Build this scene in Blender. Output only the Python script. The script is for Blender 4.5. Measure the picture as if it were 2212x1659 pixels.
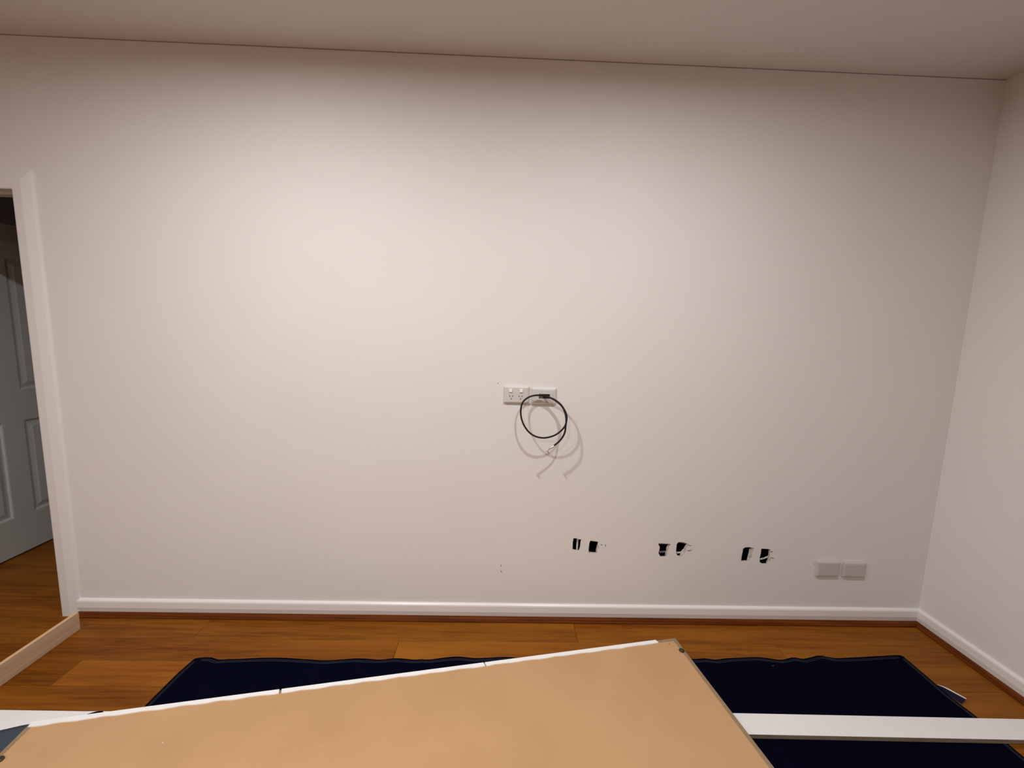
import bpy, bmesh, math, random
from mathutils import Vector, Matrix

for o in list(bpy.data.objects):
    bpy.data.objects.remove(o, do_unlink=True)
scene = bpy.context.scene
COL = scene.collection
random.seed(7)

# ------------------------------------------------------------------ camera
cam_data = bpy.data.cameras.new('camera')
cam_data.sensor_fit = 'HORIZONTAL'
cam_data.sensor_width = 36.0
cam_data.lens = 15.1166
cam_data.clip_start = 0.02
cam = bpy.data.objects.new('camera', cam_data)
COL.objects.link(cam)
rt = Vector((0.999334, -0.022353, 0.028856))
up = Vector((-0.025645, 0.132567, 0.990842))
fw = Vector((0.025974, 0.990922, -0.131906))
m = Matrix.Identity(4)
for i in range(3):
    m[i][0] = rt[i]; m[i][1] = up[i]; m[i][2] = -fw[i]
m[0][3], m[1][3], m[2][3] = -2.267, -2.074, 1.520
cam.matrix_world = m
scene.camera = cam

# ------------------------------------------------------------------ world, exposure, lamps
world = bpy.data.worlds.new('night')
scene.world = world
world.use_nodes = True
world.node_tree.nodes['Background'].inputs[0].default_value = (0.02, 0.025, 0.04, 1)
world.node_tree.nodes['Background'].inputs[1].default_value = 0.2

vs = scene.view_settings
scene.display_settings.display_device = 'sRGB'
vs.view_transform = 'Standard'
vs.look = 'None'
vs.gamma = 1.0
vs.use_curve_mapping = False
vs.exposure = 0.25

LAMP_COLOR = (1.0, 0.986, 0.976)
#        x      y      watts
LAMPS = [(-3.20, -1.28, 23.5), (-1.70, -1.28, 17), (-3.20, -3.60, 24), (-4.70, -3.60, 25)]
ROOM_H = 2.70
ROOM_L, ROOM_F = -6.20, -6.20          # left wall x, wall behind the camera y

# ------------------------------------------------------------------ materials
def new_mat(name):
    mt = bpy.data.materials.new(name)
    mt.use_nodes = True
    nt = mt.node_tree
    return mt, nt, nt.nodes['Principled BSDF']

def mixcol(nt, fac, a, b):
    n = nt.nodes.new('ShaderNodeMix'); n.data_type = 'RGBA'
    if isinstance(fac, float): n.inputs[0].default_value = fac
    else: nt.links.new(fac, n.inputs[0])
    for k, v in ((6, a), (7, b)):
        if isinstance(v, tuple): n.inputs[k].default_value = (*v, 1)
        else: nt.links.new(v, n.inputs[k])
    return n.outputs[2]

def noise(nt, scale, detail=4, rough=0.55, stretch=None, offset=None):
    tc = nt.nodes.new('ShaderNodeTexCoord')
    mp = nt.nodes.new('ShaderNodeMapping')
    if stretch: mp.inputs['Scale'].default_value = stretch
    nt.links.new(tc.outputs['Object'], mp.inputs[0])
    if offset is not None: nt.links.new(offset, mp.inputs['Location'])
    n = nt.nodes.new('ShaderNodeTexNoise')
    n.inputs['Scale'].default_value = scale
    n.inputs['Detail'].default_value = detail
    n.inputs['Roughness'].default_value = rough
    nt.links.new(mp.outputs[0], n.inputs['Vector'])
    return n.outputs['Fac']

def ramp(nt, fac, p0, p1):
    r = nt.nodes.new('ShaderNodeMapRange')
    r.inputs[1].default_value = p0; r.inputs[2].default_value = p1
    nt.links.new(fac, r.inputs[0])
    return r.outputs[0]

def bump(nt, bsdf, h, strength, dist):
    b = nt.nodes.new('ShaderNodeBump')
    b.inputs['Strength'].default_value = strength
    b.inputs['Distance'].default_value = dist
    nt.links.new(h, b.inputs['Height'])
    nt.links.new(b.outputs[0], bsdf.inputs['Normal'])

def simple(name, a, b=None, rough=0.5, scale=30, bmp=0.0, dist=0.001, metal=0.0, spec=0.5, stretch=None, lo=0.3, hi=0.7, detail=4):
    mt, nt, bs = new_mat(name)
    b = b or tuple(c * 0.94 for c in a)
    f = noise(nt, scale, detail=detail, stretch=stretch)
    c = mixcol(nt, ramp(nt, f, lo, hi), a, b)
    nt.links.new(c, bs.inputs['Base Color'])
    bs.inputs['Roughness'].default_value = rough
    bs.inputs['Metallic'].default_value = metal
    bs.inputs['Specular IOR Level'].default_value = spec
    if bmp: bump(nt, bs, f, bmp, dist)
    return mt

def wood_floor():
    mt, nt, bs = new_mat('bamboo_floor')
    oi = nt.nodes.new('ShaderNodeObjectInfo')
    sc = nt.nodes.new('ShaderNodeVectorMath'); sc.operation = 'SCALE'
    cb = nt.nodes.new('ShaderNodeCombineXYZ')
    nt.links.new(oi.outputs['Random'], cb.inputs[0]); nt.links.new(oi.outputs['Random'], cb.inputs[1])
    nt.links.new(cb.outputs[0], sc.inputs[0]); sc.inputs['Scale'].default_value = 37.0
    f1 = noise(nt, 1.0, 7, 0.66, (3.0, 52, 10), sc.outputs[0])
    f2 = noise(nt, 1.0, 4, 0.6, (9, 190, 20), sc.outputs[0])
    f3 = noise(nt, 1.0, 2, 0.5, (0.9, 7, 3), sc.outputs[0])
    c = mixcol(nt, ramp(nt, f1, 0.36, 0.66), (0.152, 0.0415, 0.0030), (0.285, 0.094, 0.0084))
    c = mixcol(nt, ramp(nt, f2, 0.54, 0.76), c, (0.110, 0.031, 0.0030))
    c = mixcol(nt, ramp(nt, f3, 0.40, 0.72), c, (0.315, 0.111, 0.0112))
    mul = nt.nodes.new('ShaderNodeMix'); mul.data_type = 'RGBA'; mul.blend_type = 'MULTIPLY'
    mul.inputs[0].default_value = 1.0
    nt.links.new(c, mul.inputs[6]); nt.links.new(oi.outputs['Color'], mul.inputs[7])
    nt.links.new(mul.outputs[2], bs.inputs['Base Color'])
    bs.inputs['Roughness'].default_value = 0.45
    bs.inputs['Specular IOR Level'].default_value = 0.10
    bump(nt, bs, f2, 0.15, 0.0006)
    return mt

def mdf():
    mt, nt, bs = new_mat('raw_mdf')
    f = noise(nt, 3.2, 5, 0.55)
    g = noise(nt, 420, 2, 0.6)
    c = mixcol(nt, ramp(nt, f, 0.3, 0.7), (0.585, 0.350, 0.178), (0.520, 0.304, 0.149))
    c = mixcol(nt, ramp(nt, g, 0.55, 0.8), c, (0.58, 0.37, 0.205))
    nt.links.new(c, bs.inputs['Base Color'])
    bs.inputs['Roughness'].default_value = 0.75
    bs.inputs['Specular IOR Level'].default_value = 0.25
    bump(nt, bs, g, 0.15, 0.0005)
    return mt

def denim(name, a, b, thread):
    mt, nt, bs = new_mat(name)
    tc = nt.nodes.new('ShaderNodeTexCoord')
    mp = nt.nodes.new('ShaderNodeMapping'); mp.inputs['Rotation'].default_value = (0, 0, 0.9)
    nt.links.new(tc.outputs['Object'], mp.inputs[0])
    w = nt.nodes.new('ShaderNodeTexWave'); w.inputs['Scale'].default_value = 220
    w.inputs['Distortion'].default_value = 1.5; w.inputs['Detail'].default_value = 1
    nt.links.new(mp.outputs[0], w.inputs[0])
    f = noise(nt, 6, 4)
    c = mixcol(nt, ramp(nt, f, 0.3, 0.7), a, b)
    c = mixcol(nt, ramp(nt, w.outputs[1], 0.55, 1.0), c, thread)
    nt.links.new(c, bs.inputs['Base Color'])
    bs.inputs['Roughness'].default_value = 0.95
    bs.inputs['Specular IOR Level'].default_value = 0.02
    bump(nt, bs, w.outputs[1], 0.3, 0.0004)
    return mt

M = {}
M['wall'] = simple('white_wall_paint', (0.790, 0.765, 0.742), (0.775, 0.750, 0.727), 0.62, 2.2, spec=0.3)
nt = M['wall'].node_tree
bump(nt, nt.nodes['Principled BSDF'], noise(nt, 260, 3), 0.05, 0.0006)
M['ceiling'] = simple('ceiling_paint', (0.755, 0.75, 0.745), (0.74, 0.735, 0.73), 0.85, 3, spec=0.2)
M['gloss'] = simple('white_gloss_trim_paint', (0.785, 0.76, 0.74), (0.77, 0.745, 0.725), 0.36, 5, spec=0.5)
M['skirt'] = simple('white_skirting_paint', (0.86, 0.835, 0.82), (0.84, 0.815, 0.80), 0.32, 5, spec=0.5)
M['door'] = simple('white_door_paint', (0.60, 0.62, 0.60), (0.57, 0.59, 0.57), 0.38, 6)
M['floor'] = wood_floor()
M['bead'] = simple('red_timber_bead', (0.170, 0.044, 0.0050), (0.080, 0.017, 0.0022), 0.5, 1.0, bmp=0.15, spec=0.10, stretch=(5, 5, 120))
M['beadx'] = simple('red_timber_bead_lengthwise', (0.170, 0.044, 0.0050), (0.080, 0.017, 0.0022), 0.5, 1.0, bmp=0.15, spec=0.10, stretch=(3, 110, 110))
M['plaster'] = simple('broken_plaster_core', (0.62, 0.57, 0.53), (0.40, 0.35, 0.32), 0.95, 90, bmp=0.8, dist=0.003)
M['dark_backing'] = simple('black_backing', (0.006, 0.006, 0.007), (0.004, 0.004, 0.005), 0.9, 20, spec=0.1)  # near-black backing, the wall cavity's shade put into its colour
M['timber_dark'] = simple('dark_stud_timber', (0.03, 0.018, 0.012), (0.02, 0.012, 0.008), 0.9, 12, spec=0.1)
M['plastic'] = simple('white_plastic', (0.66, 0.63, 0.60), (0.64, 0.61, 0.58), 0.33, 60)
M['blank'] = simple('ivory_grey_plastic', (0.56, 0.53, 0.51), (0.54, 0.51, 0.49), 0.4, 60)
M['plastic2'] = simple('pale_grey_plastic', (0.66, 0.64, 0.61), (0.63, 0.61, 0.585), 0.36, 60)
M['rocker'] = simple('bright_white_plastic', (0.88, 0.86, 0.84), (0.86, 0.84, 0.82), 0.22, 60)
M['slot'] = simple('dark_slot', (0.012, 0.009, 0.008), (0.008, 0.006, 0.006), 0.8, 60, spec=0.1)
M['recess'] = simple('grey_recess_plastic', (0.12, 0.10, 0.10), (0.085, 0.07, 0.07), 0.6, 80)
M['rubber'] = simple('black_cable_sheath', (0.006, 0.005, 0.005), (0.004, 0.0035, 0.0035), 0.45, 40, spec=0.25)
M['metal'] = simple('nickel_plate', (0.88, 0.87, 0.85), (0.78, 0.77, 0.75), 0.35, 200, metal=1.0)
M['cable_white'] = simple('white_flat_cable_sheath', (0.74, 0.71, 0.68), (0.62, 0.59, 0.56), 0.55, 60)
M['cable_grey'] = simple('grey_flat_cable_sheath', (0.26, 0.225, 0.215), (0.18, 0.15, 0.15), 0.6, 60)
M['mdf'] = mdf()
M['mdf_edge'] = simple('cut_mdf_edge', (0.345, 0.245, 0.150), (0.285, 0.200, 0.120), 0.85, 40, spec=0.2)
M['strip'] = simple('white_edging', (0.96, 0.955, 0.955), (0.95, 0.945, 0.945), 0.4, 20)
M['board_white'] = simple('white_primer', (0.86, 0.84, 0.845), (0.83, 0.81, 0.815), 0.5, 25)
M['board_edge'] = simple('raw_board_edge', (0.30, 0.235, 0.17), (0.22, 0.17, 0.12), 0.85, 30, spec=0.2, stretch=(0.4, 3, 3))
M['pine'] = simple('raw_pale_pine', (0.58, 0.40, 0.265), (0.47, 0.315, 0.205), 0.75, 1.0, spec=0.25, stretch=(50, 4, 60), bmp=0.1)
M['pine_lit_top'] = simple('raw_pine_lit_top', (0.74, 0.51, 0.29), (0.62, 0.41, 0.22), 0.75, 1.0, spec=0.25, stretch=(50, 4, 60))  # lighter copy of the pine, light from above put into the colour
M['cap'] = simple('tarnished_steel', (0.10, 0.075, 0.060), (0.055, 0.040, 0.034), 0.45, 160, metal=0.6)
M['denim'] = denim('indigo_denim', (0.0014, 0.0018, 0.0085), (0.0011, 0.0014, 0.0068), (0.0028, 0.0034, 0.0130))
M['denim_back'] = denim('denim_reverse', (0.056, 0.070, 0.092), (0.045, 0.057, 0.077), (0.085, 0.100, 0.122))
M['denim_violet'] = denim('denim_turned_edge', (0.014, 0.012, 0.036), (0.011, 0.009, 0.028), (0.026, 0.022, 0.055))
M['thread'] = simple('pale_blue_thread', (0.085, 0.090, 0.120), (0.045, 0.050, 0.075), 0.9, 120)
M['selvedge'] = simple('white_selvedge', (0.75, 0.68, 0.62), (0.68, 0.61, 0.55), 0.9, 80)
M['mark'] = simple('dark_scuff', (0.07, 0.05, 0.045), (0.04, 0.03, 0.028), 0.9, 200, spec=0.1)
M['mark_soft'] = simple('grey_scuff', (0.22, 0.18, 0.165), (0.30, 0.25, 0.23), 0.9, 200, spec=0.1)
mt, nt, bs = new_mat('lamp_lens')
bs.inputs['Base Color'].default_value = (0.9, 0.9, 0.9, 1)
bs.inputs['Emission Color'].default_value = (*LAMP_COLOR, 1)
bs.inputs['Emission Strength'].default_value = 12
M['lens'] = mt

# ------------------------------------------------------------------ helpers
def link(name, bm, mat, parent=None, smooth=False, loc=None):
    me = bpy.data.meshes.new(name)
    bmesh.ops.recalc_face_normals(bm, faces=bm.faces)
    bm.to_mesh(me); bm.free()
    mats = mat if isinstance(mat, (list, tuple)) else [mat]
    for q in mats: me.materials.append(q)
    if smooth:
        for pl in me.polygons: pl.use_smooth = True
    o = bpy.data.objects.new(name, me)
    COL.objects.link(o)
    if loc: o.location = loc
    if parent: o.parent = parent
    return o

def tag(o, label=None, cat=None, group=None, kind=None):
    if label: o['label'] = label
    if cat: o['category'] = cat
    if group: o['group'] = group
    if kind: o['kind'] = kind
    return o

def empty(name, loc):
    o = bpy.data.objects.new(name, None)
    o.location = loc
    COL.objects.link(o)
    return o

def add_box(bm, x0, x1, y0, y1, z0, z1, mi=0):
    v = [bm.verts.new((x, y, z)) for z in (z0, z1) for y in (y0, y1) for x in (x0, x1)]
    fs = []
    for idx in ((0, 1, 3, 2), (4, 6, 7, 5), (0, 4, 5, 1), (2, 3, 7, 6), (0, 2, 6, 4), (1, 5, 7, 3)):
        f = bm.faces.new([v[i] for i in idx]); f.material_index = mi; fs.append(f)
    return v, fs

def box(name, x0, x1, y0, y1, z0, z1, mat, parent=None, bevel=0.0, seg=2):
    bm = bmesh.new()
    add_box(bm, x0, x1, y0, y1, z0, z1)
    if bevel:
        bmesh.ops.bevel(bm, geom=bm.edges[:], offset=bevel, segments=seg, affect='EDGES', profile=0.5)
    return link(name, bm, mat, parent)

def add_tube(bm, pts, r, sides=8, flat=1.0, cap=True, mi=0, updir=(0, 0, 1)):
    pts = [Vector(p) for p in pts]
    rings = []
    prev = None
    for i, p in enumerate(pts):
        t = (pts[min(i + 1, len(pts) - 1)] - pts[max(i - 1, 0)]).normalized()
        if prev is None:
            a = Vector(updir)
            if abs(t.dot(a)) > 0.95: a = Vector((1, 0, 0))
            n = (a - t * a.dot(t)).normalized()
        else:
            n = (prev - t * prev.dot(t)).normalized()
        prev = n
        b = t.cross(n)
        rr = r[i] if isinstance(r, (list, tuple)) else r
        rings.append([bm.verts.new(p + n * (rr * math.cos(2 * math.pi * k / sides)) + b * (rr * flat * math.sin(2 * math.pi * k / sides))) for k in range(sides)])
    for i in range(len(rings) - 1):
        for k in range(sides):
            f = bm.faces.new((rings[i][k], rings[i][(k + 1) % sides], rings[i + 1][(k + 1) % sides], rings[i + 1][k]))
            f.material_index = mi; f.smooth = True
    if cap:
        bm.faces.new(rings[0][::-1]).material_index = mi
        bm.faces.new(rings[-1]).material_index = mi

def spline(pts, n=8):
    P = [Vector(p) for p in pts]
    P = [P[0] * 2 - P[1]] + P + [P[-1] * 2 - P[-2]]
    out = []
    for i in range(1, len(P) - 2):
        for k in range(n):
            t = k / n
            a, b, c, d = P[i - 1], P[i], P[i + 1], P[i + 2]
            out.append(0.5 * ((2 * b) + (c - a) * t + (2 * a - 5 * b + 4 * c - d) * t * t + (3 * b - a - 3 * c + d) * t ** 3))
    out.append(P[-2])
    return out

def sweep(name, rings, mat, parent=None, closed_profile=True):
    """rings: list of equal-length lists of points, joined into a solid with end caps"""
    bm = bmesh.new()
    V = [[bm.verts.new(p) for p in r] for r in rings]
    n = len(rings[0])
    for i in range(len(V) - 1):
        for k in range(n):
            bm.faces.new((V[i][k], V[i][(k + 1) % n], V[i + 1][(k + 1) % n], V[i + 1][k]))
    bm.faces.new(V[0]); bm.faces.new(V[-1][::-1])
    return link(name, bm, mat, parent)

def fill2d(bm, loops, y, mi=0):
    edges = []
    vloops = []
    for lp in loops:
        vs_ = [bm.verts.new((x, y, z)) for x, z in lp]
        vloops.append(vs_)
        for i in range(len(vs_)):
            edges.append(bm.edges.new((vs_[i], vs_[(i + 1) % len(vs_)])))
    r = bmesh.ops.triangle_fill(bm, use_beauty=True, use_dissolve=False, edges=edges)
    for g in r['geom']:
        if isinstance(g, bmesh.types.BMFace): g.material_index = mi
    return vloops

# ------------------------------------------------------------------ floor
bm = bmesh.new()
add_box(bm, ROOM_L, 0.05, ROOM_F, 2.3, -0.10, -0.018)
floor = link('floor', bm, M['dark_backing'])
tag(floor, 'orange brown strand bamboo plank floor running along the back wall', kind='structure')

ROWW = 0.1375
Y0 = -0.0275
known = {0: ([-1.857, -3.707], [1.0, 0.93, 0.96]),           # row next to the bead
         1: ([-0.877, -2.727, -4.577], [0.98, 1.04, 0.86, 0.95]),
         2: ([-2.24, -4.090], [0.92, 1.10, 0.80]),
         3: ([-1.50, -3.35], [0.95, 1.0, 0.88])}
rnd = random.Random(3)
def plank(x0, x1, y0, y1, tone):
    bm = bmesh.new()
    cx = (x0 + x1) / 2; cy = (y0 + y1) / 2
    g = 0.0005
    hx = (x1 - x0) / 2 - g; hy = (y1 - y0) / 2 - g
    c = 0.0012
    for z, i in ((-0.018, 0), (-c, 0), (0.0, c)):
        for sx, sy in ((-1, -1), (1, -1), (1, 1), (-1, 1)):
            bm.verts.new((sx * (hx - i), sy * (hy - i), z))
    bm.verts.ensure_lookup_table()
    v = bm.verts
    for a in (0, 4):
        for k in range(4):
            bm.faces.new((v[a + k], v[a + (k + 1) % 4], v[a + 4 + (k + 1) % 4], v[a + 4 + k]))
    bm.faces.new([v[8 + k] for k in range(4)])
    o = link('plank', bm, M['floor'], floor, loc=(cx, cy, 0))
    t = tone
    o.color = (t, t * rnd.uniform(0.97, 1.03), t * rnd.uniform(0.9, 1.05), 1)
row = -17
while True:
    ya = Y0 - row * ROWW; yb = ya - ROWW
    if yb < ROOM_F - 0.01: yb = ROOM_F
    if ya <= ROOM_F + 0.01: break
    xl, xr = ROOM_L, 0.0
    if ya > 0.12: xr = -2.6
    if row in known:
        cuts, tones = known[row]
    else:
        off = rnd.uniform(0.15, 1.7)
        cuts = [-off - 1.85 * k for k in range(4)]
        tones = [rnd.uniform(0.84, 1.12) for _ in range(5)]
    xs = [xr] + [c for c in cuts if xl + 0.05 < c < xr - 0.05] + [xl]
    for k in range(len(xs) - 1):
        plank(xs[k + 1], xs[k], yb, min(ya, 2.29), tones[k % len(tones)])
    row += 1
bm = bmesh.new()
bm.faces.new([bm.verts.new((0.0045 * math.cos(k * math.pi / 4) - 0.0942, 0.0040 * math.sin(k * math.pi / 4) - 0.0964, 0.0003)) for k in range(8)])
link('knot', bm, M['mark'], floor)

# ------------------------------------------------------------------ back wall with the cut holes
HOLES_F = {
 1: [(-1.8743, 0.455), (-1.8586, 0.4541), (-1.8497, 0.4492), (-1.8335, 0.4483), (-1.8366, 0.4351), (-1.8375, 0.4088), (-1.8425, 0.3898), (-1.8609, 0.3907), (-1.8768, 0.3944), (-1.8773, 0.4287)],
 2: [(-1.7814, 0.4435), (-1.7769, 0.4407), (-1.7639, 0.4398), (-1.7459, 0.4372), (-1.7473, 0.4241), (-1.7473, 0.4149), (-1.7474, 0.4058), (-1.7484, 0.3954), (-1.75, 0.3753), (-1.7745, 0.376), (-1.7918, 0.3746), (-1.7936, 0.3981), (-1.7923, 0.4142), (-1.7918, 0.4268), (-1.7882, 0.4394)],
 3: [(-1.4349, 0.4315), (-1.427, 0.4351), (-1.376, 0.432), (-1.3659, 0.4281), (-1.3762, 0.4199), (-1.3775, 0.4095), (-1.3804, 0.3899), (-1.3851, 0.3655), (-1.3947, 0.3625), (-1.4188, 0.3627), (-1.43, 0.3827), (-1.4266, 0.3926), (-1.4243, 0.4133), (-1.4304, 0.4224)],
 4: [(-1.3277, 0.4431), (-1.3047, 0.4429), (-1.2844, 0.4352), (-1.285, 0.4157), (-1.2872, 0.3903), (-1.3009, 0.3692), (-1.3096, 0.3552), (-1.317, 0.3655), (-1.3283, 0.3688), (-1.3368, 0.3791), (-1.3384, 0.4056), (-1.3372, 0.432)],
 5: [(-0.988, 0.4113), (-0.9751, 0.4202), (-0.951, 0.4217), (-0.9405, 0.4167), (-0.9278, 0.4163), (-0.9314, 0.403), (-0.9363, 0.3866), (-0.9363, 0.3657), (-0.9468, 0.3493), (-0.9596, 0.3444), (-0.9676, 0.3466), (-0.9913, 0.345), (-0.9903, 0.3741), (-0.988, 0.3951)],
 6: [(-0.8905, 0.4141), (-0.8584, 0.4134), (-0.8413, 0.4091), (-0.8411, 0.3975), (-0.8428, 0.3719), (-0.8471, 0.3509), (-0.8511, 0.3368), (-0.8556, 0.332), (-0.8795, 0.3316), (-0.8924, 0.3379), (-0.895, 0.3629), (-0.891, 0.3874), (-0.8916, 0.4036)]}
HOLES_B = {
 1: [(-1.8714, 0.4471), (-1.8562, 0.4462), (-1.8472, 0.4412), (-1.8331, 0.4403), (-1.8357, 0.4288), (-1.8366, 0.4024), (-1.8422, 0.3844), (-1.8587, 0.3859), (-1.873, 0.3891), (-1.874, 0.4224)],
 2: [(-1.7785, 0.4361), (-1.7751, 0.4333), (-1.762, 0.4324), (-1.745, 0.4298), (-1.7465, 0.4177), (-1.7498, 0.4084), (-1.7504, 0.3992), (-1.7531, 0.3888), (-1.7522, 0.3738), (-1.7719, 0.374), (-1.7885, 0.3772), (-1.7892, 0.3916), (-1.7879, 0.4078), (-1.7875, 0.4205), (-1.7843, 0.432)],
 3: [(-1.4245, 0.4236), (-1.4135, 0.4238), (-1.3762, 0.4238), (-1.3811, 0.4168), (-1.3847, 0.4064), (-1.3852, 0.3983), (-1.3849, 0.3867), (-1.388, 0.3773), (-1.3893, 0.3587), (-1.413, 0.3577), (-1.4237, 0.3756), (-1.4197, 0.3884), (-1.4183, 0.407), (-1.4239, 0.4161)],
 4: [(-1.322, 0.434), (-1.2987, 0.4309), (-1.2818, 0.4266), (-1.2878, 0.4184), (-1.293, 0.4021), (-1.3012, 0.3939), (-1.3078, 0.381), (-1.3075, 0.3635), (-1.3218, 0.3627), (-1.3269, 0.3714), (-1.3306, 0.3899), (-1.3302, 0.4258)],
 5: [(-0.9794, 0.4043), (-0.9675, 0.4121), (-0.9443, 0.413), (-0.9394, 0.409), (-0.9475, 0.4066), (-0.9473, 0.3891), (-0.9501, 0.3727), (-0.9511, 0.361), (-0.9532, 0.3481), (-0.9545, 0.3393), (-0.9592, 0.3416), (-0.9824, 0.3394), (-0.9818, 0.3675), (-0.979, 0.3886)],
 6: [(-0.8813, 0.4059), (-0.85, 0.4047), (-0.8408, 0.402), (-0.8452, 0.3966), (-0.8426, 0.3885), (-0.8434, 0.3651), (-0.8456, 0.344), (-0.8493, 0.3369), (-0.8493, 0.3269), (-0.8716, 0.3262), (-0.8824, 0.3328), (-0.8849, 0.3562), (-0.8814, 0.3809)]}
SHEET = 0.012
OPL, OPR, OPH = -5.300, -4.446, 2.078          # rough door opening in the sheet
TOPZ = ROOM_H - 0.0032
outer = [(ROOM_L, 0.0), (OPL, 0.0), (OPL, OPH), (OPR, OPH), (OPR, 0.0), (0.0, 0.0), (0.0, TOPZ), (ROOM_L, TOPZ)]
bm = bmesh.new()
fl = fill2d(bm, [outer] + [HOLES_F[k] for k in sorted(HOLES_F)], 0.0, 0)
bl = fill2d(bm, [outer] + [HOLES_B[k] for k in sorted(HOLES_B)], SHEET, 1)
for i, (a, b) in enumerate(zip(fl, bl)):
    n = len(a)
    for k in range(n):
        f = bm.faces.new((a[k], a[(k + 1) % n], b[(k + 1) % n], b[k]))
        f.material_index = 0 if i == 0 else 2
wall_back = link('wall_back', bm, [M['wall'], M['dark_backing'], M['plaster']])
tag(wall_back, 'white painted plasterboard wall with six rough cut holes low down', kind='structure')
box('dark_backing', OPR + 0.02, -0.0, 0.085, 0.095, 0.0, 2.69, M['dark_backing'], wall_back)  # unseen black sheet added so the cavity reads dark through the holes
# scuffs, drill dots and chipped paint around the holes: slivers standing just proud of the paint
def scuff(pts, w, mat='mark'):
    bm = bmesh.new()
    add_tube(bm, [(x, -0.0004, z) for x, z in pts], w, 6, flat=1.0)
    o = link('paint_scuff', bm, M[mat], wall_back)
scuff([(-2.2431, 0.2985), (-2.2420, 0.2958)], 0.0022)
scuff([(-2.2416, 0.3076), (-2.2414, 0.3035)], 0.0010, 'mark_soft')
scuff([(-2.2445, 0.2692), (-2.2395, 0.2688), (-2.2390, 0.2605)], 0.0010)
scuff([(-2.2816, 1.2474), (-2.2808, 1.2448)], 0.0016)
scuff([(-1.7436, 0.4146), (-1.7422, 0.4125)], 0.0018)
scuff([(-1.7300, 0.4228), (-1.7238, 0.4200)], 0.0016)
scuff([(-1.7085, 0.4215), (-1.7050, 0.4195)], 0.0014)
scuff([(-1.7070, 0.4200), (-1.7066, 0.4105)], 0.0011, 'mark_soft')
scuff([(-1.7440, 0.4056), (-1.7390, 0.4050)], 0.0010, 'mark_soft')
scuff([(-1.2835, 0.4345), (-1.2750, 0.4270), (-1.2627, 0.4241)], 0.0010)
scuff([(-1.2632, 0.4245), (-1.2618, 0.4236)], 0.0018)
scuff([(-1.2812, 0.4260), (-1.2810, 0.4204)], 0.0012, 'mark_soft')
scuff([(-1.2791, 0.3973), (-1.2690, 0.3968), (-1.2594, 0.3990)], 0.0014)
scuff([(-1.2560, 0.4030), (-1.2520, 0.4015)], 0.0009, 'mark_soft')
scuff([(-0.8399, 0.3964), (-0.8375, 0.3990), (-0.8301, 0.3977)], 0.0016)
scuff([(-0.8200, 0.3985), (-0.8180, 0.3970)], 0.0012, 'mark_soft')
scuff([(-0.8373, 0.3637), (-0.8290, 0.3640), (-0.8206, 0.3618)], 0.0014)
scuff([(-0.8373, 0.3600), (-0.8430, 0.3500)], 0.0016, 'mark_soft')
scuff([(-0.5985, 0.3335), (-0.5970, 0.3310)], 0.0016)

# cables that show inside the cavity through the holes
def cavity_cable(pts, label, mat, w, flat):
    bm = bmesh.new()
    add_tube(bm, spline(pts, 5), w, 8, flat=flat, updir=(0, -1, 0))
    o = link('cavity_cable', bm, M[mat])
    tag(o, label, 'cable', 'flat cables inside the wall cavity')
cavity_cable([(-1.8470, 0.045, 0.75), (-1.8480, 0.022, 0.52), (-1.8488, 0.017, 0.4552), (-1.8495, 0.017, 0.4138), (-1.8500, 0.017, 0.3688), (-1.8505, 0.024, 0.28), (-1.8505, 0.045, 0.02)],
             'white flat cable hanging upright inside the hole farthest from the blank plates', 'cable_white', 0.0022, 2.3)
cavity_cable([(-1.47, 0.034, 0.362), (-1.4305, 0.030, 0.3684), (-1.3951, 0.030, 0.3702), (-1.3609, 0.030, 0.3736)],
             'dull grey cable crossing the T shaped hole of the middle pair', 'cable_grey', 0.0030, 2.0)
cavity_cable([(-1.3600, 0.024, 0.3700), (-1.3411, 0.018, 0.3719), (-1.3159, 0.018, 0.3743), (-1.2884, 0.018, 0.3774)],
             'whitish cable crossing the jagged hole of the middle pair', 'cable_white', 0.0025, 2.3)
cavity_cable([(-0.920, 0.024, 0.3405), (-0.8955, 0.018, 0.3433), (-0.868, 0.018, 0.3478), (-0.8518, 0.018, 0.3534), (-0.8306, 0.018, 0.3643)],
             'white cable sloping across the hole nearest the blank plates', 'cable_white', 0.0022, 2.2)

# ------------------------------------------------------------------ other walls, ceiling
def struct_box(name, *a, mat='wall', label=None):
    o = box(name, *a, M[mat]); tag(o, label, kind='structure'); return o
struct_box('wall_right', 0.0, 0.12, ROOM_F, 0.15, 0.0, ROOM_H, label='white painted side wall meeting the back wall in a corner')
struct_box('wall_left', ROOM_L - 0.12, ROOM_L, ROOM_F, 2.3, 0.0, ROOM_H, label='white painted wall on the door side')
struct_box('wall_front', ROOM_L - 0.12, 0.12, ROOM_F - 0.12, ROOM_F, 0.0, ROOM_H, label='white painted wall behind the viewer')
struct_box('wall_hall_side', OPR - 0.006, 0.0, 0.098, 0.11, 0.0, ROOM_H, label='hall side of the wall right of the doorway')
struct_box('wall_hall_head', OPL, OPR - 0.006, 0.098, 0.11, OPH, ROOM_H, label='hall side of the wall over the doorway')
struct_box('wall_hall_return', ROOM_L, OPL, 0.098, 0.11, 0.0, ROOM_H, label='hall side of the wall left of the doorway')
struct_box('wall_hall_end', -2.6, -2.48, 0.11, 2.3, 0.0, ROOM_H, label='end wall of the dark hall')
struct_box('wall_hall_back', ROOM_L, -2.48, 2.3, 2.42, 0.0, ROOM_H, label='far wall of the dark hall')
struct_box('ceiling', ROOM_L - 0.12, 0.12, ROOM_F - 0.12, 2.42, ROOM_H, ROOM_H + 0.1, mat='ceiling', label='plain white ceiling meeting the walls without a cornice')

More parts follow.
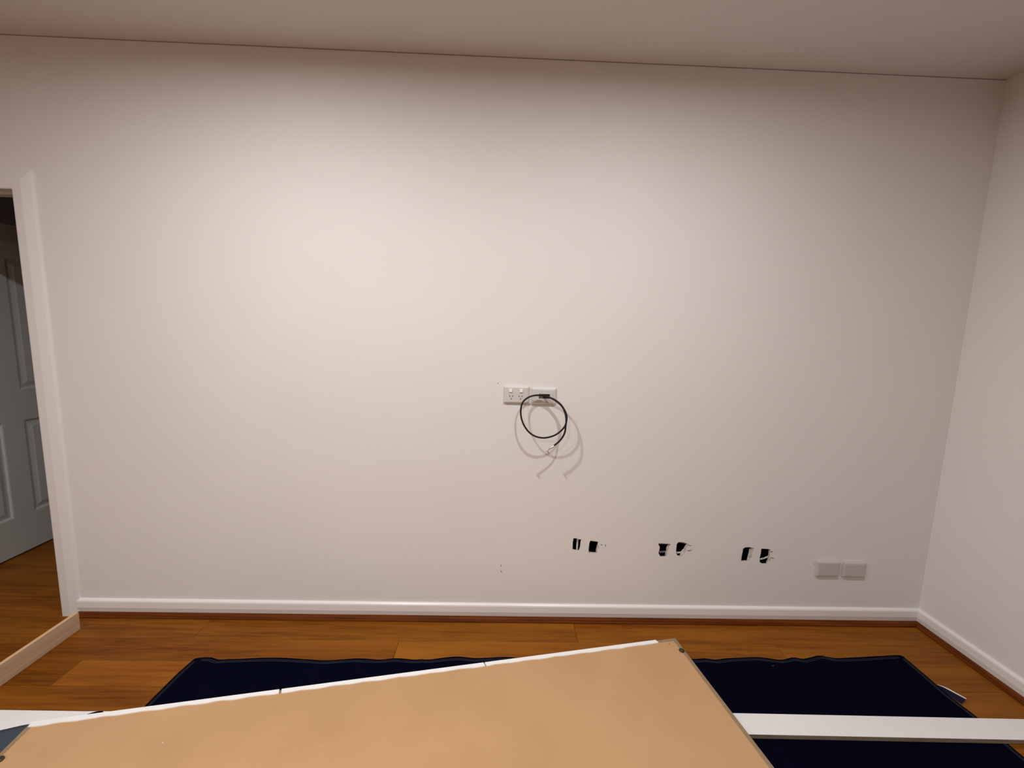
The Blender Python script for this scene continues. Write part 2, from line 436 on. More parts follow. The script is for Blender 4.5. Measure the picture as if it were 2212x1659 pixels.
# ------------------------------------------------------------------ skirting and timber bead (mitred in the corner)
SK = [(0.0, 0.020), (0.0085, 0.020), (0.0132, 0.0435), (0.0140, 0.045), (0.0138, 0.077), (0.0120, 0.083), (0.0060, 0.0885), (0.0, 0.0895)]
BD = [(0.0, 0.0), (0.033, 0.0), (0.0325, 0.007), (0.030, 0.010), (0.0285, 0.0105), (0.026, 0.0155), (0.020, 0.0195), (0.012, 0.0212), (0.0, 0.0212)]
def run_back(name, prof, x0, mat, label):
    o = sweep(name, [[(x0, -d, z) for d, z in prof], [(-d, -d, z) for d, z in prof]], mat)
    tag(o, label, kind='structure')
def run_right(name, prof, y0, mat, label):
    o = sweep(name, [[(-d, y0, z) for d, z in prof], [(-d, -d, z) for d, z in prof]], mat)
    tag(o, label, kind='structure')
run_back('baseboard_back', SK, -4.385, M['skirt'], 'white bevelled skirting board along the back wall')
run_right('baseboard_right', SK, ROOM_F, M['skirt'], 'white bevelled skirting board along the right wall')
run_back('trim_1', BD, -4.385, M['beadx'], 'red brown timber bead below the back skirting')
run_right('trim_2', BD, ROOM_F, M['bead'], 'red brown timber bead below the right skirting')

# ------------------------------------------------------------------ doorway: architrave, jamb, open door
AX = -4.462; AXL = -5.282; AZ = 2.062
AR = [(0.0, 0.0), (0.0, 0.013), (0.0012, 0.0160), (0.004, 0.0180), (0.008, 0.0190), (0.042, 0.0190), (0.048, 0.0178), (0.064, 0.0140), (0.080, 0.0098), (0.084, 0.0080), (0.086, 0.0)]
rings = [[(AX + o_, -d, 0.0) for o_, d in AR], [(AX + o_, -d, AZ + o_) for o_, d in AR],
         [(AXL - o_, -d, AZ + o_) for o_, d in AR], [(AXL - o_, -d, 0.0) for o_, d in AR]]
tag(sweep('trim_3', rings, M['gloss']), 'white moulded architrave around the doorway', kind='structure')
bm = bmesh.new()
add_box(bm, AX - 0.004, OPR, 0.0, 0.11, 0.0, OPH)
add_box(bm, OPL, AXL + 0.004, 0.0, 0.11, 0.0, OPH)
add_box(bm, AXL + 0.004, AX - 0.004, 0.0, 0.11, AZ + 0.004, OPH)
add_box(bm, AX - 0.016, AX - 0.004, 0.045, 0.075, 0.0, AZ + 0.004)
add_box(bm, AXL + 0.004, AX - 0.016, 0.045, 0.075, AZ - 0.008, AZ + 0.004)
tag(link('trim_4', bm, M['gloss']), 'white door jamb lining with stop', kind='structure')
AR2 = [(0.0, 0.0), (0.0, 0.018), (0.05, 0.018), (0.066, 0.0)]
rings = [[(AX + o_, 0.11 + d, 0.0) for o_, d in AR2], [(AX + o_, 0.11 + d, AZ + o_) for o_, d in AR2],
         [(AXL - o_, 0.11 + d, AZ + o_) for o_, d in AR2], [(AXL - o_, 0.11 + d, 0.0) for o_, d in AR2]]
tag(sweep('trim_5', rings, M['gloss']), 'hall side architrave of the doorway', kind='structure')

# door leaf, swung open at a right angle into the hall; its face looks along +x
DX = -5.272; DY0 = 0.1875; DY1 = 1.0075; DZ0 = 0.010; DZ1 = 2.045; DT = 0.035
door = empty('door_1', (DX - DT / 2, DY0, DZ0))
tag(door, 'white moulded panel door standing open in the dark hall', kind='structure')
bm = bmesh.new()
cols = [(0.300, 0.540), (0.655, 0.895)]
rows = [(0.245, 0.850), (1.040, 1.845)]
ys = [DY0, cols[0][0], cols[0][1], cols[1][0], cols[1][1], DY1]
zs = [DZ0, rows[0][0], rows[0][1], rows[1][0], rows[1][1], DZ1]
L = lambda x, y, z: (x - (DX - DT / 2), y - DY0, z - DZ0)
def quad(bm, pts):
    bm.faces.new([bm.verts.new(L(*p)) for p in pts])
for face_x, sg in ((DX, 1), (DX - DT, -1)):
    for i in range(5):
        for j in range(5):
            y0, y1, z0, z1 = ys[i], ys[i + 1], zs[j], zs[j + 1]
            if i in (1, 3) and j in (1, 3):
                # recessed moulding: slope in, flat, then raised field
                lev = [(0.0, 0.0), (0.006, -0.0015), (0.014, -0.009), (0.024, -0.009), (0.050, -0.002)]
                for (o0, d0), (o1, d1) in zip(lev[:-1], lev[1:]):
                    a = [(y0 + o0, z0 + o0), (y1 - o0, z0 + o0), (y1 - o0, z1 - o0), (y0 + o0, z1 - o0)]
                    b = [(y0 + o1, z0 + o1), (y1 - o1, z0 + o1), (y1 - o1, z1 - o1), (y0 + o1, z1 - o1)]
                    for k in range(4):
                        quad(bm, [(face_x + sg * d0, *a[k]), (face_x + sg * d0, *a[(k + 1) % 4]), (face_x + sg * d1, *b[(k + 1) % 4]), (face_x + sg * d1, *b[k])])
                o1, d1 = lev[-1]
                if sg < 0:
                    quad(bm, [(face_x + sg * d1, y0 + o1, z0 + o1), (face_x + sg * d1, y1 - o1, z0 + o1), (face_x + sg * d1, y1 - o1, z1 - o1), (face_x + sg * d1, y0 + o1, z1 - o1)])
            else:
                quad(bm, [(face_x, y0, z0), (face_x, y1, z0), (face_x, y1, z1), (face_x, y0, z1)])
for a, b in (((DY0, DZ0), (DY1, DZ0)), ((DY1, DZ0), (DY1, DZ1)), ((DY1, DZ1), (DY0, DZ1)), ((DY0, DZ1), (DY0, DZ0))):
    quad(bm, [(DX, *a), (DX, *b), (DX - DT, *b), (DX - DT, *a)])
bmesh.ops.remove_doubles(bm, verts=bm.verts, dist=1e-5)
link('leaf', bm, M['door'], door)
for c0, c1 in cols:
    for r0, r1 in rows:
        o = 0.0505
        bm = bmesh.new()
        x0, y0, z0 = L(DX - 0.010, c0 + o - 0.002, r0 + o - 0.002); x1, y1, z1 = L(DX - 0.0018, c1 - o + 0.002, r1 - o + 0.002)
        add_box(bm, x0, x1, y0, y1, z0, z1)
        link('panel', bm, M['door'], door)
bm = bmesh.new()
def lathe(bm, prof, origin, axis, sides=20, mi=0):
    ax = Vector(axis).normalized()
    a = ax.orthogonal().normalized(); b = ax.cross(a)
    rings = []
    for r, h in prof:
        rings.append([bm.verts.new(Vector(origin) + ax * h + a * (r * math.cos(2 * math.pi * k / sides)) + b * (r * math.sin(2 * math.pi * k / sides))) for k in range(sides)])
    for i in range(len(rings) - 1):
        for k in range(sides):
            f = bm.faces.new((rings[i][k], rings[i][(k + 1) % sides], rings[i + 1][(k + 1) % sides], rings[i + 1][k]))
            f.material_index = mi; f.smooth = True
    bm.faces.new(rings[0][::-1]).material_index = mi
    bm.faces.new(rings[-1]).material_index = mi
lathe(bm, [(0.026, 0), (0.026, 0.006), (0.010, 0.010), (0.010, 0.035), (0.024, 0.042), (0.026, 0.055), (0.018, 0.064)], L(DX, DY1 - 0.06, 1.0), (1, 0, 0))
link('door_knob', bm, M['metal'], door)

# ------------------------------------------------------------------ wall plates
def plate_mesh(w, h, d, bev, flat_top=True):
    """plate in the xz plane, back at y=0, face at y=-d, splayed bevelled rim"""
    bm = bmesh.new()
    lev = [(0.0, 0.0), (0.0, -d * 0.45), (bev * 0.35, -d * 0.85), (bev, -d)]
    def ring(i, y):
        r = 0.004
        pts = []
        for cx, cz, a0 in ((w / 2, h / 2, 0), (-w / 2, h / 2, 90), (-w / 2, -h / 2, 180), (w / 2, -h / 2, 270)):
            sx = 1 if cx > 0 else -1; sz = 1 if cz > 0 else -1
            for k in range(4):
                a = math.radians(a0 + 30 * k)
                pts.append((cx - sx * (r + i) + r * math.cos(a), y, cz - sz * (r + i) + r * math.sin(a)))
        return [bm.verts.new(p) for p in pts]
    R = [ring(i, y) for i, y in lev]
    n = len(R[0])
    for a, b in zip(R[:-1], R[1:]):
        for k in range(n):
            bm.faces.new((a[k], a[(k + 1) % n], b[(k + 1) % n], b[k]))
    bm.faces.new(R[-1]); bm.faces.new(R[0][::-1])
    return bm

# double power point
gx, gz = -2.1900, 1.1930
t = empty('power_point', (gx, 0.0, gz))
tag(t, 'white double power point with two rocker switches beside the coiled black cable', 'power point')
link('plate', plate_mesh(0.123, 0.083, 0.014, 0.007), M['plastic'], t)
for px_, pz_ in ((-2.2186, 1.2135), (-2.1667, 1.2135)):
    bm = bmesh.new()
    add_box(bm, -0.0078, 0.0078, -0.0185, -0.0135, -0.0082, 0.0082)
    bmesh.ops.bevel(bm, geom=bm.edges[:], offset=0.0022, segments=3, affect='EDGES', profile=0.5)
    for v in bm.verts:
        v.co.y += 0.09 * (v.co.z - 0.004) if v.co.y < -0.014 else 0
        v.co.x += px_ - gx; v.co.z += pz_ - gz
    s = link('switch', bm, M['rocker'], t)
for cx, cz in ((-2.2150, 1.1868), (-2.1698, 1.1868)):
    for dx, dz, ang in ((-0.0072, 0.0, -28), (0.0072, 0.0, 28), (0.0, -0.0135, 0)):
        bm = bmesh.new()
        add_box(bm, -0.0014, 0.0014, -0.0145, -0.0138, -0.0036, 0.0036)
        bmesh.ops.rotate(bm, cent=(0, 0, 0), matrix=Matrix.Rotation(math.radians(ang), 3, 'Y'), verts=bm.verts)
        bmesh.ops.translate(bm, vec=(cx + dx - gx, 0, cz + dz - gz), verts=bm.verts)
        link('pin_slot', bm, M['slot'], t)

# cable outlet plate with a square mouth
ox, oz = -2.0565, 1.1880
t = empty('cable_outlet_plate', (ox, 0.0, oz))
tag(t, 'white wall plate with a dark slot that the coiled cable leaves', 'wall plate')
bm = plate_mesh(0.120, 0.082, 0.013, 0.007)
link('plate', bm, M['plastic2'], t)
bm = bmesh.new()   # raised insert with a rectangular mouth cut through it
ix0, ix1, iz0, iz1 = -0.036, 0.046, -0.030, 0.030
mx0, mx1, mz0, mz1 = -0.0245, 0.0285, -0.0105, 0.0122
yf, yr = -0.0155, -0.0125
def rect(x0, x1, z0, z1, y): return [bm.verts.new(p) for p in ((x0, y, z0), (x1, y, z0), (x1, y, z1), (x0, y, z1))]
A = rect(ix0, ix1, iz0, iz1, yf); B = rect(mx0, mx1, mz0, mz1, yf); C_ = rect(ix0, ix1, iz0, iz1, yr); D = rect(mx0, mx1, mz0, mz1, yr)
for k in range(4):
    n = (k + 1) % 4
    bm.faces.new((A[k], A[n], B[n], B[k])); bm.faces.new((A[k], C_[k], C_[n], A[n])); bm.faces.new((B[k], B[n], D[n], D[k]))
link('insert', bm, M['plastic'], t)
bm = bmesh.new(); add_box(bm, mx0, mx1, -0.01305, -0.0128, mz0, mz1)
link('slot_mouth', bm, M['recess'], t)
bm = bmesh.new(); add_box(bm, mx0, mx1, -0.0180, -0.0155, mz1 - 0.0028, mz1 + 0.0005); add_box(bm, mx1 - 0.0016, mx1, -0.0180, -0.0155, mz0 + 0.006, mz1)
bmesh.ops.bevel(bm, geom=bm.edges[:], offset=0.0006, segments=1, affect='EDGES')
link('slot_hood', bm, M['slot'], t)

# two blank plates near the corner
for cx, cz, lab in ((-0.5315, 0.3120, 'white blank wall plate, the one nearer the cut holes'), (-0.3905, 0.3095, 'white blank wall plate, the one nearer the room corner')):
    t = empty('blank_plate', (cx, 0.0, cz))
    tag(t, lab, 'wall plate', 'blank wall plates near the corner')
    link('mounting_block', plate_mesh(0.120, 0.084, 0.006, 0.002), M['blank'], t)
    bm = plate_mesh(0.119, 0.083, 0.010, 0.009)
    bmesh.ops.translate(bm, vec=(0, -0.006, 0), verts=bm.verts)
    link('plate', bm, M['blank'], t)

# coiled black coaxial cable hanging from the outlet plate
CB = [(-2.0569, -0.0134, 1.1836), (-2.0441, -0.03, 1.1883), (-2.0155, -0.05, 1.1842), (-1.9821, -0.06, 1.1624), (-1.9592, -0.066, 1.1317), (-1.9498, -0.072, 1.1039), (-1.9519, -0.078, 1.0743), (-1.9658, -0.083, 1.0475), (-1.9969, -0.086, 1.0198), (-2.0284, -0.087, 1.0062), (-2.06, -0.086, 1.001), (-2.0918, -0.083, 1.0054), (-2.1207, -0.078, 1.0198), (-2.1435, -0.072, 1.0439), (-2.1602, -0.065, 1.0745), (-2.168, -0.058, 1.1087), (-2.1666, -0.052, 1.1434), (-2.156, -0.047, 1.1688), (-2.1307, -0.043, 1.1883), (-2.0988, -0.042, 1.1977), (-2.0636, -0.044, 1.1973), (-2.0285, -0.05, 1.1887), (-1.9967, -0.058, 1.1715), (-1.9714, -0.068, 1.148), (-1.9588, -0.078, 1.1211), (-1.9543, -0.088, 1.0943), (-1.9557, -0.096, 1.0638), (-1.9612, -0.101, 1.0293), (-1.9792, -0.104, 0.9972), (-2.0099, -0.106, 0.9679)]
t = empty('coaxial_cable', (-2.0556, -0.0134, 1.1831))
tag(t, 'black cable coiled in one loop with a bare silver plug at its end', 'cable')
org = Vector(t.location)
bm = bmesh.new()
add_tube(bm, [p - org for p in spline(CB, 7)], 0.0043, 10)
link('sheath', bm, M['rubber'], t)
e0 = Vector((-2.0099, -0.106, 0.9679)); e1 = Vector((-2.0423, -0.106, 0.9450)); e2 = Vector((-2.0321, -0.106, 0.9299))
d1 = (e1 - e0).normalized(); d2 = (e2 - e1).normalized()
bm = bmesh.new()
lathe(bm, [(0.0040, -0.004), (0.0046, 0.0), (0.0046, 0.008), (0.0052, 0.009), (0.0052, 0.017), (0.0040, 0.019), (0.0040, 0.040), (0.0034, 0.042)], e0 - org, d1, 14)
pl = link('plug', bm, M['metal'], t)
bm = bmesh.new()
lathe(bm, [(0.0042, -0.003), (0.0042, 0.008), (0.0035, 0.009), (0.0035, 0.0185), (0.0024, 0.020)], e1 - d1 * 0.002 - org, d2, 12)
link('plug_tip', bm, M['metal'], t)

# ------------------------------------------------------------------ denim drop sheet
FAR = [(-3.5953, -0.2866), (-3.5394, -0.2876), (-3.4963, -0.3004), (-3.4458, -0.293), (-3.2418, -0.2862), (-3.1109, -0.2918), (-3.0263, -0.2963), (-2.9036, -0.2855), (-2.7916, -0.2897), (-2.7248, -0.2812), (-2.639, -0.289), (-2.5959, -0.2841), (-2.5535, -0.2858), (-2.4349, -0.2699), (-2.3472, -0.2755), (-2.2257, -0.2659), (-2.1571, -0.2693), (-2.0242, -0.2734), (-1.8503, -0.2642), (-1.6786, -0.2721), (-1.4793, -0.2626), (-1.3291, -0.2702), (-1.2801, -0.2662), (-1.2325, -0.2744), (-1.1771, -0.265), (-1.0487, -0.2531), (-0.9842, -0.2604), (-0.9207, -0.2688), (-0.8492, -0.2533), (-0.8041, -0.264), (-0.7112, -0.238), (-0.6719, -0.2486), (-0.6154, -0.256), (-0.4282, -0.2427), (-0.3125, -0.2319), (-0.2984, -0.2411)]
FAR = [(-3.610, -0.2925)] + FAR
LEFT = [(-3.610, -0.2925), (-3.622, -0.36), (-3.6265, -0.4198), (-3.6317, -0.5375), (-3.640, -0.75), (-3.650, -1.05), (-3.655, -1.32)]
RIGHT = [(-0.2984, -0.2411), (-0.3013, -0.3473), (-0.3056, -0.463), (-0.2975, -0.5623), (-0.3044, -0.6942), (-0.304, -0.85), (-0.310, -1.10), (-0.305, -1.30)]
def resample(P, n):
    P = [Vector((*p, 0)) if len(p) == 2 else Vector(p) for p in P]
    S = spline(P, 6)
    acc = [0.0]
    for a, b in zip(S[:-1], S[1:]): acc.append(acc[-1] + (b - a).length)
    out = []
    j = 0
    for i in range(n):
        s = acc[-1] * i / (n - 1)
        while j < len(acc) - 2 and acc[j + 1] < s: j += 1
        t_ = (s - acc[j]) / max(1e-9, acc[j + 1] - acc[j])
        out.append(S[j].lerp(S[j + 1], min(1, max(0, t_))))
    return out
NU, NV = 181, 41
vv = [(k / (NV - 1)) ** 1.5 for k in range(NV)]
f_ = resample(FAR, NU)
lft = resample(LEFT, 200); rgt = resample(RIGHT, 200)
pick = lambda P, v: P[min(len(P) - 1, int(round(v * (len(P) - 1))))]
n0, n1 = lft[-1], rgt[-1]
def near(u): return n0.lerp(n1, u) + Vector((0, 0.012 * math.sin(u * 37), 0))
def coons(u, v, iu):
    Fp, Np, Lp, Rp = f_[iu], near(u), pick(lft, v), pick(rgt, v)
    P = Fp * (1 - v) + Np * v + Lp * (1 - u) + Rp * u
    P -= f_[0] * ((1 - u) * (1 - v)) + f_[-1] * (u * (1 - v)) + n0 * ((1 - u) * v) + n1 * (u * v)
    return P
def PY(x):            # far edge of the long white board (slightly bowed)
    pts = [(-4.30, -0.5725), (-3.80, -0.5785), (-2.6, -0.566), (-1.30, -0.570), (-0.14, -0.5895), (0.0, -0.592)]
    for (a, ya), (b, yb) in zip(pts[:-1], pts[1:]):
        if x <= b: return ya + (yb - ya) * (x - a) / (b - a)
    return pts[-1][1]
def denim_z(x, y, u, v):
    e = math.exp(-v * 60)
    z = 0.0022 + 0.0035 * e * (0.5 + 0.5 * math.sin(x * 23 + 2 * math.sin(x * 7))) + 0.0010 * (0.5 + 0.5 * math.sin(x * 9 + y * 6)) * (0.5 + 0.5 * math.sin(y * 17 - x * 3))
    d = PY(x) - y        # pressed flat under the board and the panel bearers
    if -0.02 < d < 0.115: z = min(z, 0.0026)
    return z
sheet = empty('denim_sheet', (-1.95, -0.75, 0.0))
tag(sheet, 'dark navy denim drop sheet with double stitched wavy hem on the floor', 'drop sheet')
so = Vector(sheet.location)
bm = bmesh.new()
G = []
for iv, v in enumerate(vv):
    rowv = []
    for iu in range(NU):
        u_ = iu / (NU - 1)
        P = coons(u_, v, iu)
        P.z = denim_z(P.x, P.y, u_, v)
        rowv.append(P)
    G.append(rowv)
top = [[bm.verts.new(p - so) for p in r_] for r_ in G]
for iv in range(NV - 1):
    for iu in range(NU - 1):
        bm.faces.new((top[iv][iu], top[iv + 1][iu], top[iv + 1][iu + 1], top[iv][iu + 1])).smooth = True
per = [(0, i) for i in range(NU)] + [(i, NU - 1) for i in range(1, NV)] + [(NV - 1, i) for i in range(NU - 2, -1, -1)] + [(i, 0) for i in range(NV - 2, 0, -1)]
lowv = [bm.verts.new(Vector((G[a][b].x, G[a][b].y, 0.0003)) - so) for a, b in per]
for k in range(len(per)):
    a, b = per[k], per[(k + 1) % len(per)]
    bm.faces.new((top[a[0]][a[1]], top[b[0]][b[1]], lowv[(k + 1) % len(per)], lowv[k]))
bm.faces.new(lowv[::-1])
link('cloth', bm, M['denim'], sheet)
# hem stitching: two lines along the far edge, two along each side
def stitch(pts, r=0.0007):
    bm = bmesh.new()
    add_tube(bm, [p - so for p in pts], r, 4)
    link('stitch_line', bm, M['thread'], sheet)
def zat(P): return denim_z(P.x, P.y, 0, max(0.0, min(1.0, (-0.27 - P.y) / 1.05))) + 0.0012
for off in (0.012, 0.019):
    pts = []
    for i in range(2, NU - 2):
        P = f_[i].copy(); tn = (f_[i + 1] - f_[i - 1]).normalized()
        P += Vector((tn.y, -tn.x, 0)) * off
        P.z = 0.0022 + 0.0035 * math.exp(-((off / 1.06) ** (1)) * 60) * (0.5 + 0.5 * math.sin(P.x * 23 + 2 * math.sin(P.x * 7))) + 0.0016
        pts.append(P)
    stitch(pts)
    for side, sg in ((lft, 1), (rgt, -1)):
        pts = []
        for i in range(3, 196, 3):
            P = side[i].copy(); P.x += sg * off
            if sg == 1 and P.y < -1.2: break
            P.z = zat(P)
            pts.append(P)
        stitch(pts)
# fluff speck on the cloth
bm = bmesh.new()
add_tube(bm, [Vector((-0.985, -0.306, 0.0045)) - so, Vector((-0.978, -0.309, 0.0050)) - so, Vector((-0.972, -0.303, 0.0045)) - so], 0.0011, 5)
link('lint', bm, M['thread'], sheet)
# turned-up edge on the right side with its white selvedge
C0 = resample([(-0.3080, -0.4100, 0.005), (-0.3090, -0.4455, 0.006), (-0.3070, -0.4750, 0.008), (-0.2990, -0.5060, 0.008)], 14)
C1 = resample([(-0.3075, -0.4105, 0.008), (-0.3045, -0.4400, 0.019), (-0.2930, -0.4675, 0.021), (-0.2755, -0.4985, 0.021)], 14)
C2 = resample([(-0.3060, -0.4100, 0.0085), (-0.3010, -0.4380, 0.0215), (-0.2890, -0.4650, 0.0235), (-0.2710, -0.4955, 0.0225)], 14)
def ribbon(name, A, B, mat, th=0.0015):
    bm = bmesh.new()
    a = [bm.verts.new(p - so) for p in A]; b = [bm.verts.new(p - so) for p in B]
    a2 = [bm.verts.new(p - so - Vector((0, 0, th))) for p in A]; b2 = [bm.verts.new(p - so - Vector((0, 0, th))) for p in B]
    n = len(a)
    for i in range(n - 1):
        bm.faces.new((a[i], a[i + 1], b[i + 1], b[i])); bm.faces.new((a2[i], b2[i], b2[i + 1], a2[i + 1]))
        bm.faces.new((a[i], a2[i], a2[i + 1], a[i + 1])); bm.faces.new((b[i], b[i + 1], b2[i + 1], b2[i]))
    bm.faces.new((a[0], b[0], b2[0], a2[0])); bm.faces.new((a[-1], a2[-1], b2[-1], b[-1]))
    o = link(name, bm, mat, sheet)
    return o
tag(ribbon('turned_edge', C0, C1, M['denim_violet']), 'turned-up violet blue edge')
tag(ribbon('selvedge', C1, C2, M['selvedge'], 0.0022), 'white selvedge strip')
# left flap thrown back over the board, pale reverse side up
bm = bmesh.new()
FA = [(-4.22, -0.7270), (-4.0394, -0.6600), (-3.9617, -0.6350), (-3.90, -0.6360), (-3.82, -0.6500), (-3.72, -0.6600)]
fa = resample(FA, 40)
nn = 22
Gf = []
for k in range(nn):
    s = k / (nn - 1)
    rw = []
    for i, P in enumerate(fa):
        q = P + (Vector((0.10, -0.42, 0)) * s)
        d = PY(q.x) - q.y
        top_z = 0.0236; low_z = 0.0058
        if d < -0.012: z = low_z
        elif d < 0.0: z = low_z + (top_z - low_z) * (d + 0.012) / 0.012
        elif d < 0.093: z = top_z
        elif d < 0.125: z = top_z + (low_z - top_z) * (d - 0.093) / 0.032
        else: z = low_z
        rw.append(Vector((q.x, q.y, z + 0.0010 * math.sin(q.x * 31) * math.sin(q.y * 23) * (1 if d > 0.13 else 0.2))))
    Gf.append(rw)
V = [[bm.verts.new(p - so) for p in r_] for r_ in Gf]
V2 = [[bm.verts.new(p - so - Vector((0, 0, 0.0015))) for p in r_] for r_ in Gf]
for k in range(nn - 1):
    for i in range(len(fa) - 1):
        bm.faces.new((V[k][i], V[k + 1][i], V[k + 1][i + 1], V[k][i + 1])).smooth = True
        bm.faces.new((V2[k][i], V2[k][i + 1], V2[k + 1][i + 1], V2[k + 1][i]))
for i in range(len(fa) - 1):
    bm.faces.new((V[0][i], V[0][i + 1], V2[0][i + 1], V2[0][i])); bm.faces.new((V[-1][i + 1], V[-1][i], V2[-1][i], V2[-1][i + 1]))
for k in range(nn - 1):
    bm.faces.new((V[k + 1][0], V[k][0], V2[k][0], V2[k + 1][0])); bm.faces.new((V[k][-1], V[k + 1][-1], V2[k + 1][-1], V2[k][-1]))
tag(link('folded_flap', bm, M['denim_back'], sheet), 'grey blue reverse side of the denim folded over the board')

bm = bmesh.new()      # navy patch: the panel's shadow on the cloth, put into its colour
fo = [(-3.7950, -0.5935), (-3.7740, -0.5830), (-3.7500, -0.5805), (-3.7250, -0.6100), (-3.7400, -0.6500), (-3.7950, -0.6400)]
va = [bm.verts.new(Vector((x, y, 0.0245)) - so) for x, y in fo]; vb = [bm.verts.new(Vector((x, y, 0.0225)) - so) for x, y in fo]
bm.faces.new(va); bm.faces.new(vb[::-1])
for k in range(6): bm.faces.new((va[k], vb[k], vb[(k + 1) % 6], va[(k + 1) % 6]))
link('panel_shade', bm, M['denim'], sheet)

# ------------------------------------------------------------------ long white board lying under the panel
WB0, WB1, WBT = 0.0032, 0.0212, 0.0900
wb = empty('white_board', (-2.1, -0.62, 0.0))
tag(wb, 'long narrow white primed board lying across the denim under the brown panel', 'board')
wo = Vector(wb.location)
bm = bmesh.new()
xs = [-4.245 + (4.245 - 0.03) * i / 40 for i in range(41)]
prof = [(0.0, WB0), (0.0, WB1 - 0.001), (0.001, WB1), (WBT - 0.001, WB1), (WBT, WB1 - 0.001), (WBT, WB0)]
R_ = [[bm.verts.new(Vector((x, PY(x) - d, z)) - wo) for d, z in prof] for x in xs]
for a, b in zip(R_[:-1], R_[1:]):
    for k in range(6):
        f = bm.faces.new((a[k], a[(k + 1) % 6], b[(k + 1) % 6], b[k]))
        f.material_index = 1 if k in (0, 4, 5) else 0
bm.faces.new(R_[0]).material_index = 1; bm.faces.new(R_[-1][::-1]).material_index = 1
link('plank_body', bm, [M['board_white'], M['board_edge']], wb)

# ------------------------------------------------------------------ MDF panel
PFL = Vector((-3.932, -0.6590)); PFR = Vector((-1.393, -0.196))
PZ, PT = 0.056, 0.018
ex = (PFR - PFL).normalized(); PLN = (PFR - PFL).length
ed = Vector((0.150, -0.9887))
PD = 0.76
def PP(s, d, z): q = PFL + ex * s + ed * d; return Vector((q.x, q.y, z))
pan = empty('mdf_panel', (-2.6, -0.8, PZ - PT - 0.017))
tag(pan, 'large bare brown MDF panel with broken white edging on its far side', 'panel')
po = Vector(pan.location)
bm = bmesh.new()
EB = 0.020
def loop(i, z): return [bm.verts.new(PP(i if a == 0 else PLN - i, i if b == 0 else PD - i, z) - po) for a, b in ((0, 0), (1, 0), (1, 1), (0, 1))]
l0 = loop(0.0, PZ - PT); l1 = loop(0.0, PZ - 0.0035); l2 = loop(0.0012, PZ - 0.0022); l3 = loop(EB, PZ)
for a, b, mi in ((l0, l1, 1), (l1, l2, 1), (l2, l3, 1)):
    for k in range(4):
        bm.faces.new((a[k], a[(k + 1) % 4], b[(k + 1) % 4], b[k])).material_index = mi
bm.faces.new(l3); bm.faces.new(l0[::-1]).material_index = 1
link('sheet', bm, [M['mdf'], M['mdf_edge']], pan)
for d0 in (0.05, 0.36, 0.66):       # bearers that hold the sheet up off the white board
    bm = bmesh.new()
    if d0 == 0.36:
        pass
    v = [bm.verts.new(PP(s, d, z) - po) for z in (PZ - PT - 0.0166, PZ - PT) for s, d in ((0.06, d0), (PLN - 0.06, d0), (PLN - 0.06, d0 + 0.04), (0.06, d0 + 0.04))]
    for idx in ((0, 1, 2, 3), (7, 6, 5, 4), (0, 4, 5, 1), (1, 5, 6, 2), (2, 6, 7, 3), (3, 7, 4, 0)):
        bm.faces.new([v[i] for i in idx])
    link('bearer', bm, M['pine'], pan)
# white edging strips along the far edge: three pieces with two breaks, ragged near side
def s_of(x): return (x - PFL.x) / ex.x
pieces = [(0.004, s_of(-3.121), -0.004), (s_of(-3.112), s_of(-2.312), 0.0), (s_of(-2.307), s_of(-1.4965), 0.003)]
for n_, (s0, s1, tilt) in enumerate(pieces):
    bm = bmesh.new()
    rr = random.Random(20 + n_)
    N = 46
    rings = []
    lag = 0.0
    for i in range(N):
        s = s0 + (s1 - s0) * i / (N - 1)
        lag = 0.6 * lag + rr.uniform(-0.0011, 0.0011)
        w = 0.0215 + lag + 0.0016 * math.sin(i * 0.9 + n_)
        lean0 = 0.008 * (1 if i == 0 else 0)
        a = 0.0006
        rings.append([bm.verts.new(PP(s + dd * 0.25, dd, z) - po) for dd, z in ((a, PZ - 0.0024), (a, PZ + 0.0018), (w, PZ + 0.0034), (w + 0.0004, PZ - 0.0002))])
    for a_, b_ in zip(rings[:-1], rings[1:]):
        for k in range(4):
            bm.faces.new((a_[k], a_[(k + 1) % 4], b_[(k + 1) % 4], b_[k]))
    bm.faces.new(rings[0]); bm.faces.new(rings[-1][::-1])
    o = link('edging_strip', bm, M['strip'], pan)
    tag(o, 'white edging strip')
# dark fixing heads near the far corners
for x, y in ((-1.3990, -0.2830), (-3.886, -0.797)):
    bm = bmesh.new()
    lathe(bm, [(0.0100, -0.002), (0.0125, 0.0015), (0.0120, 0.0050), (0.0095, 0.0072), (0.0050, 0.0080), (0.0042, 0.0066), (0.0010, 0.0065)], Vector((x, y, PZ)) - po, (0, 0, 1), 18)
    tag(link('fixing_head', bm, M['cap'], pan), 'dark round fixing head')
def speck(x, y, r, mat):
    bm = bmesh.new()
    lathe(bm, [(r, -0.0004), (r * 0.8, 0.0004), (r * 0.2, 0.0005)], Vector((x, y, PZ)) - po, (0, 0, 1), 8)
    link('speck', bm, M[mat], pan)
speck(-1.4415, -0.2399, 0.0040, 'board_edge'); speck(-1.4080, -0.2260, 0.0030, 'board_edge'); speck(-3.4075, -0.7340, 0.0030, 'selvedge')

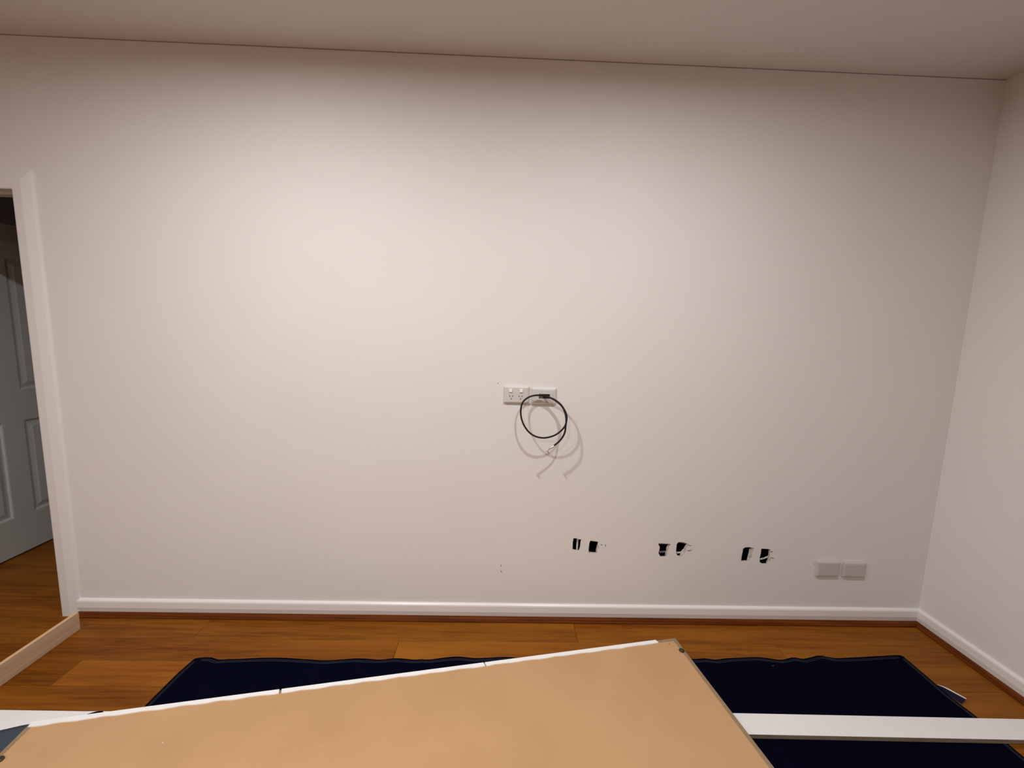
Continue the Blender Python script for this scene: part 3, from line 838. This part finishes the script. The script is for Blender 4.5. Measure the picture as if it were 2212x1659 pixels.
# ------------------------------------------------------------------ pale timber board standing on edge by the door
bm = bmesh.new()
bx0, bx1, by0, by1, bh = -4.3005, -4.2830, -0.535, -0.108, 0.0885
add_box(bm, 0, bx1 - bx0, by0 - by1, 0, 0, bh)
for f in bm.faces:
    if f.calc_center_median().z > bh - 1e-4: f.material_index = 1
bmesh.ops.bevel(bm, geom=bm.edges[:], offset=0.0012, segments=1, affect='EDGES')
o = link('timber_board', bm, [M['pine'], M['pine_lit_top']], loc=(bx0, by1, 0.0))
tag(o, 'raw pale timber board standing on its edge beside the doorway', 'board')

# ------------------------------------------------------------------ ceiling downlights (outside the picture)
names = ['recessed ceiling downlight over the doorway side, nearest the back wall', 'recessed ceiling downlight over the cable coil, nearest the back wall',
         'recessed ceiling downlight behind the viewer, nearer the room corner', 'recessed ceiling downlight farthest from the room corner, behind the viewer']
for (x, y, w), lab in zip(LAMPS, names):
    t = empty('downlight', (x, y, ROOM_H))
    tag(t, lab, 'downlight', 'recessed ceiling downlights')
    bm = bmesh.new()
    prof = [(0.036, -0.001), (0.046, -0.004), (0.054, -0.002), (0.054, 0.0), (0.036, 0.0)]
    sides = 28
    RR = [[bm.verts.new((r * math.cos(2 * math.pi * k / sides), r * math.sin(2 * math.pi * k / sides), z)) for k in range(sides)] for r, z in prof]
    for i in range(len(RR)):
        for k in range(sides):
            bm.faces.new((RR[i][k], RR[i][(k + 1) % sides], RR[(i + 1) % len(RR)][(k + 1) % sides], RR[(i + 1) % len(RR)][k]))
    link('trim_ring', bm, M['gloss'], t)
    bm = bmesh.new()
    bmesh.ops.create_circle(bm, cap_ends=True, radius=0.036, segments=28)
    bmesh.ops.translate(bm, vec=(0, 0, -0.0012), verts=bm.verts)
    link('lens', bm, M['lens'], t)
    ld = bpy.data.lights.new('downlight_beam', 'AREA')      # frosted lens: even cosine spread downwards
    ld.shape = 'DISK'; ld.size = 0.070; ld.spread = math.radians(176)
    ld.energy = w; ld.color = LAMP_COLOR
    lo = bpy.data.objects.new('downlight_beam', ld)
    COL.objects.link(lo); lo.parent = t
    lo.location = (0, 0, -0.006)
